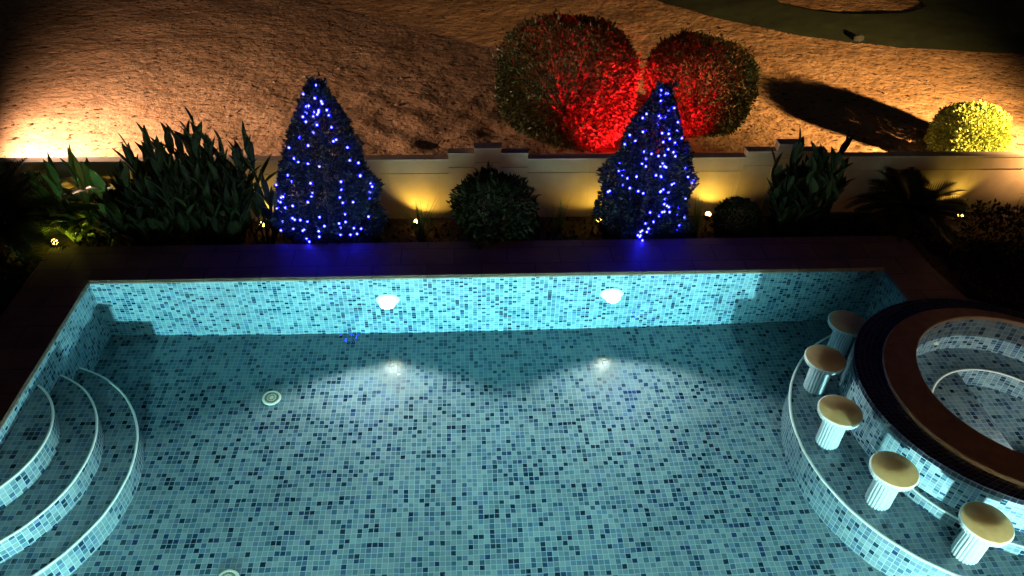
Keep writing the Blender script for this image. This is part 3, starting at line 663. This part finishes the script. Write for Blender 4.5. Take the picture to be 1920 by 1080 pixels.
def cycad(label, loc, n, L, seed, h=.15):
    random.seed(seed); root = thing('cycad', label, 'cycad', loc, 'dark cycads'); mb = MB()
    for k in range(n):
        a = 2*math.pi*k*.381966*1.0+random.uniform(-.1, .1); el = random.uniform(.35, 1.25); d = Vector((math.cos(a)*math.cos(el), math.sin(a)*math.cos(el), math.sin(el)))
        p = Vector((0, 0, h)); side = Vector((-math.sin(a), math.cos(a), 0)); m_ = 16; pts = [p.copy()]
        for i in range(m_):
            p = p+d*L*random.uniform(.97, 1.03)/m_; pts.append(p.copy()); d = (d+Vector((0, 0, -.085))).normalized()
            if i > 1:
                ll = L*.2*math.sin(math.pi*min(1, (i+1)/m_*.85+.12))
                for s_ in (-1, 1):
                    for o_ in (0, .5):
                        q = p-d*L/m_*o_; e_ = q+side*s_*ll+d*ll*.55+Vector((0, 0, ll*.25)); w2 = d*.013
                        b = len(mb.v); mb.add([q-w2, q+w2, e_], [(0, 1, 2)])
        mb.tube(pts, [.006*(1-i/(m_+4)) for i in range(m_+1)], 4)
    mb.build('fronds', M_cyc, root)
    mb = MB(); mb.lathe([(.12, -.02), (.11, h*.6), (.05, h+.03), (0, h+.04)], 16); mb.build('trunk', M_bark, root)
cycad('dark cycad with arching fronds right of the tall upright plant', (9.62, 7.55, -.25), 58, .74, 61, .25)
cycad('large dark cycad at the left edge of the picture, beyond the deck corner', (-1.25, 7.3, -.25), 60, .95, 62, .35)
cycad('dark cycad in the shade left of the deck, lower than the corner one', (-1.7, 5.9, -.14), 40, .85, 63, .2)
# ground cover in the dark side beds
def cover(name, label, x0, x1, y0, y1, n, seed, z=-.12, hgt=.25, ok=None, mat=M_dark):
    rg = np.random.default_rng(seed); P = np.stack([rg.uniform(x0, x1, n), rg.uniform(y0, y1, n), np.zeros(n)], 1)
    if ok is not None: P = P[ok(P[:, 0], P[:, 1])]
    P[:, 2] = z+hgt*rg.random(len(P))*(.55+.45*noise2(P[:, 0]*5, P[:, 1]*5, seed)*2)
    N = np.tile([0, 0, 1.], (len(P), 1)); o = leaves(name, P, N, .06, mat, rg=rg, spread=.8); tag(o, label, 'ground cover', None, 'stuff'); return o
cover('ground_cover', 'low dark planting in the shade right of the deck', 9.5, 13.5, 4.2, 7.85, 16000, 71, ok=lambda x, y: ((y > 5.85) & (x > 9.55)) | (x > 11.35))
cover('ground_cover', 'low dark planting in the shade left of the deck', -4, -.72, 2.5, 7.0, 14000, 72)
cover('ground_cover', 'sparse leaves and litter on the planting bed soil', -.6, 9.3, 7.2, 7.9, 2200, 73, z=-.24, hgt=.07)
rg = np.random.default_rng(8)
M_petal = simple('white_petal', (.7, .66, .55), .6)
for k in range(9):
    fl = thing('white_flower', 'small pale flower among the dark low planting at the right', 'flower', (rg.uniform(10.6, 12.3), rg.uniform(7.2, 7.8), .12+rg.uniform(0, .08)), 'pale flowers in the right bed')
    mb = MB()
    for j in range(5):
        a = j*1.2566; mb.quad([(0, 0, 0), (.03*math.cos(a-.4), .03*math.sin(a-.4), .012), (.045*math.cos(a), .045*math.sin(a), .01), (.03*math.cos(a+.4), .03*math.sin(a+.4), .012)])
    mb.build('petals', M_petal, fl); mb = MB(); mb.tube([(0, 0, -.2), (0, 0, 0)], .003, 4); mb.build('stem', M_dark, fl)
# little things
mb = MB()
for a, s in ((0, 1), (2.2, .8)): mb.quad([(0, 0, .003), (.03*math.cos(a-.5)*s, .03*math.sin(a-.5)*s, .012), (.055*math.cos(a)*s, .055*math.sin(a)*s, .006), (.03*math.cos(a+.5)*s, .03*math.sin(a+.5)*s, .014)])
tag(mb.build('fallen_leaf', simple('orange_leaf', (.55, .25, .12), .6), loc=(5.751, 6.768, .002)), 'small orange fallen leaf on the far deck, left of the blue glow', 'leaf')
rgs = np.random.default_rng(3); 
def rock(label, loc, s, seed, group=None, mat=None, cat='stone', name='stone'):
    g = np.random.default_rng(seed); v = sph(90, g); import bmesh
    bm = bmesh.new(); [bm.verts.new(Vector(q)*(1+.25*float(lump(np.array([q]), seed)[0]))) for q in v]; bmesh.ops.convex_hull(bm, input=bm.verts)
    for q in [q for q in bm.verts if not q.link_faces]: bm.verts.remove(q)
    for q in bm.verts: q.co = Vector((q.co.x*s[0], q.co.y*s[1], q.co.z*s[2]))
    me = bpy.data.meshes.new(name); bm.to_mesh(me); bm.free(); me.materials.append(mat or M_stone)
    o = bpy.data.objects.new(name, me); C.objects.link(o); o.location = loc; tag(o, label, cat, group)
M_stone = simple('stone', (.22, .16, .11), .9, var=.4, sc_=25, bump=.5)
rock('dark lump standing at the edge of the grass above the long bush shadow', (11.56, 13.6, .05), (.11, .07, .09), 81, None, M_hole)
for k in range(30):
    x, y = rgs.uniform(-1, 12.5), rgs.uniform(8.9, 13); s = rgs.uniform(.012, .035)
    rock('one of the pebbles scattered on the sand beyond the wall', (x, y, float(sand_h(np.array(x), np.array(y)))+s*.3), (s*1.3, s, s*.7), 200+k, 'pebbles on the sand', name='pebble', cat='pebble')
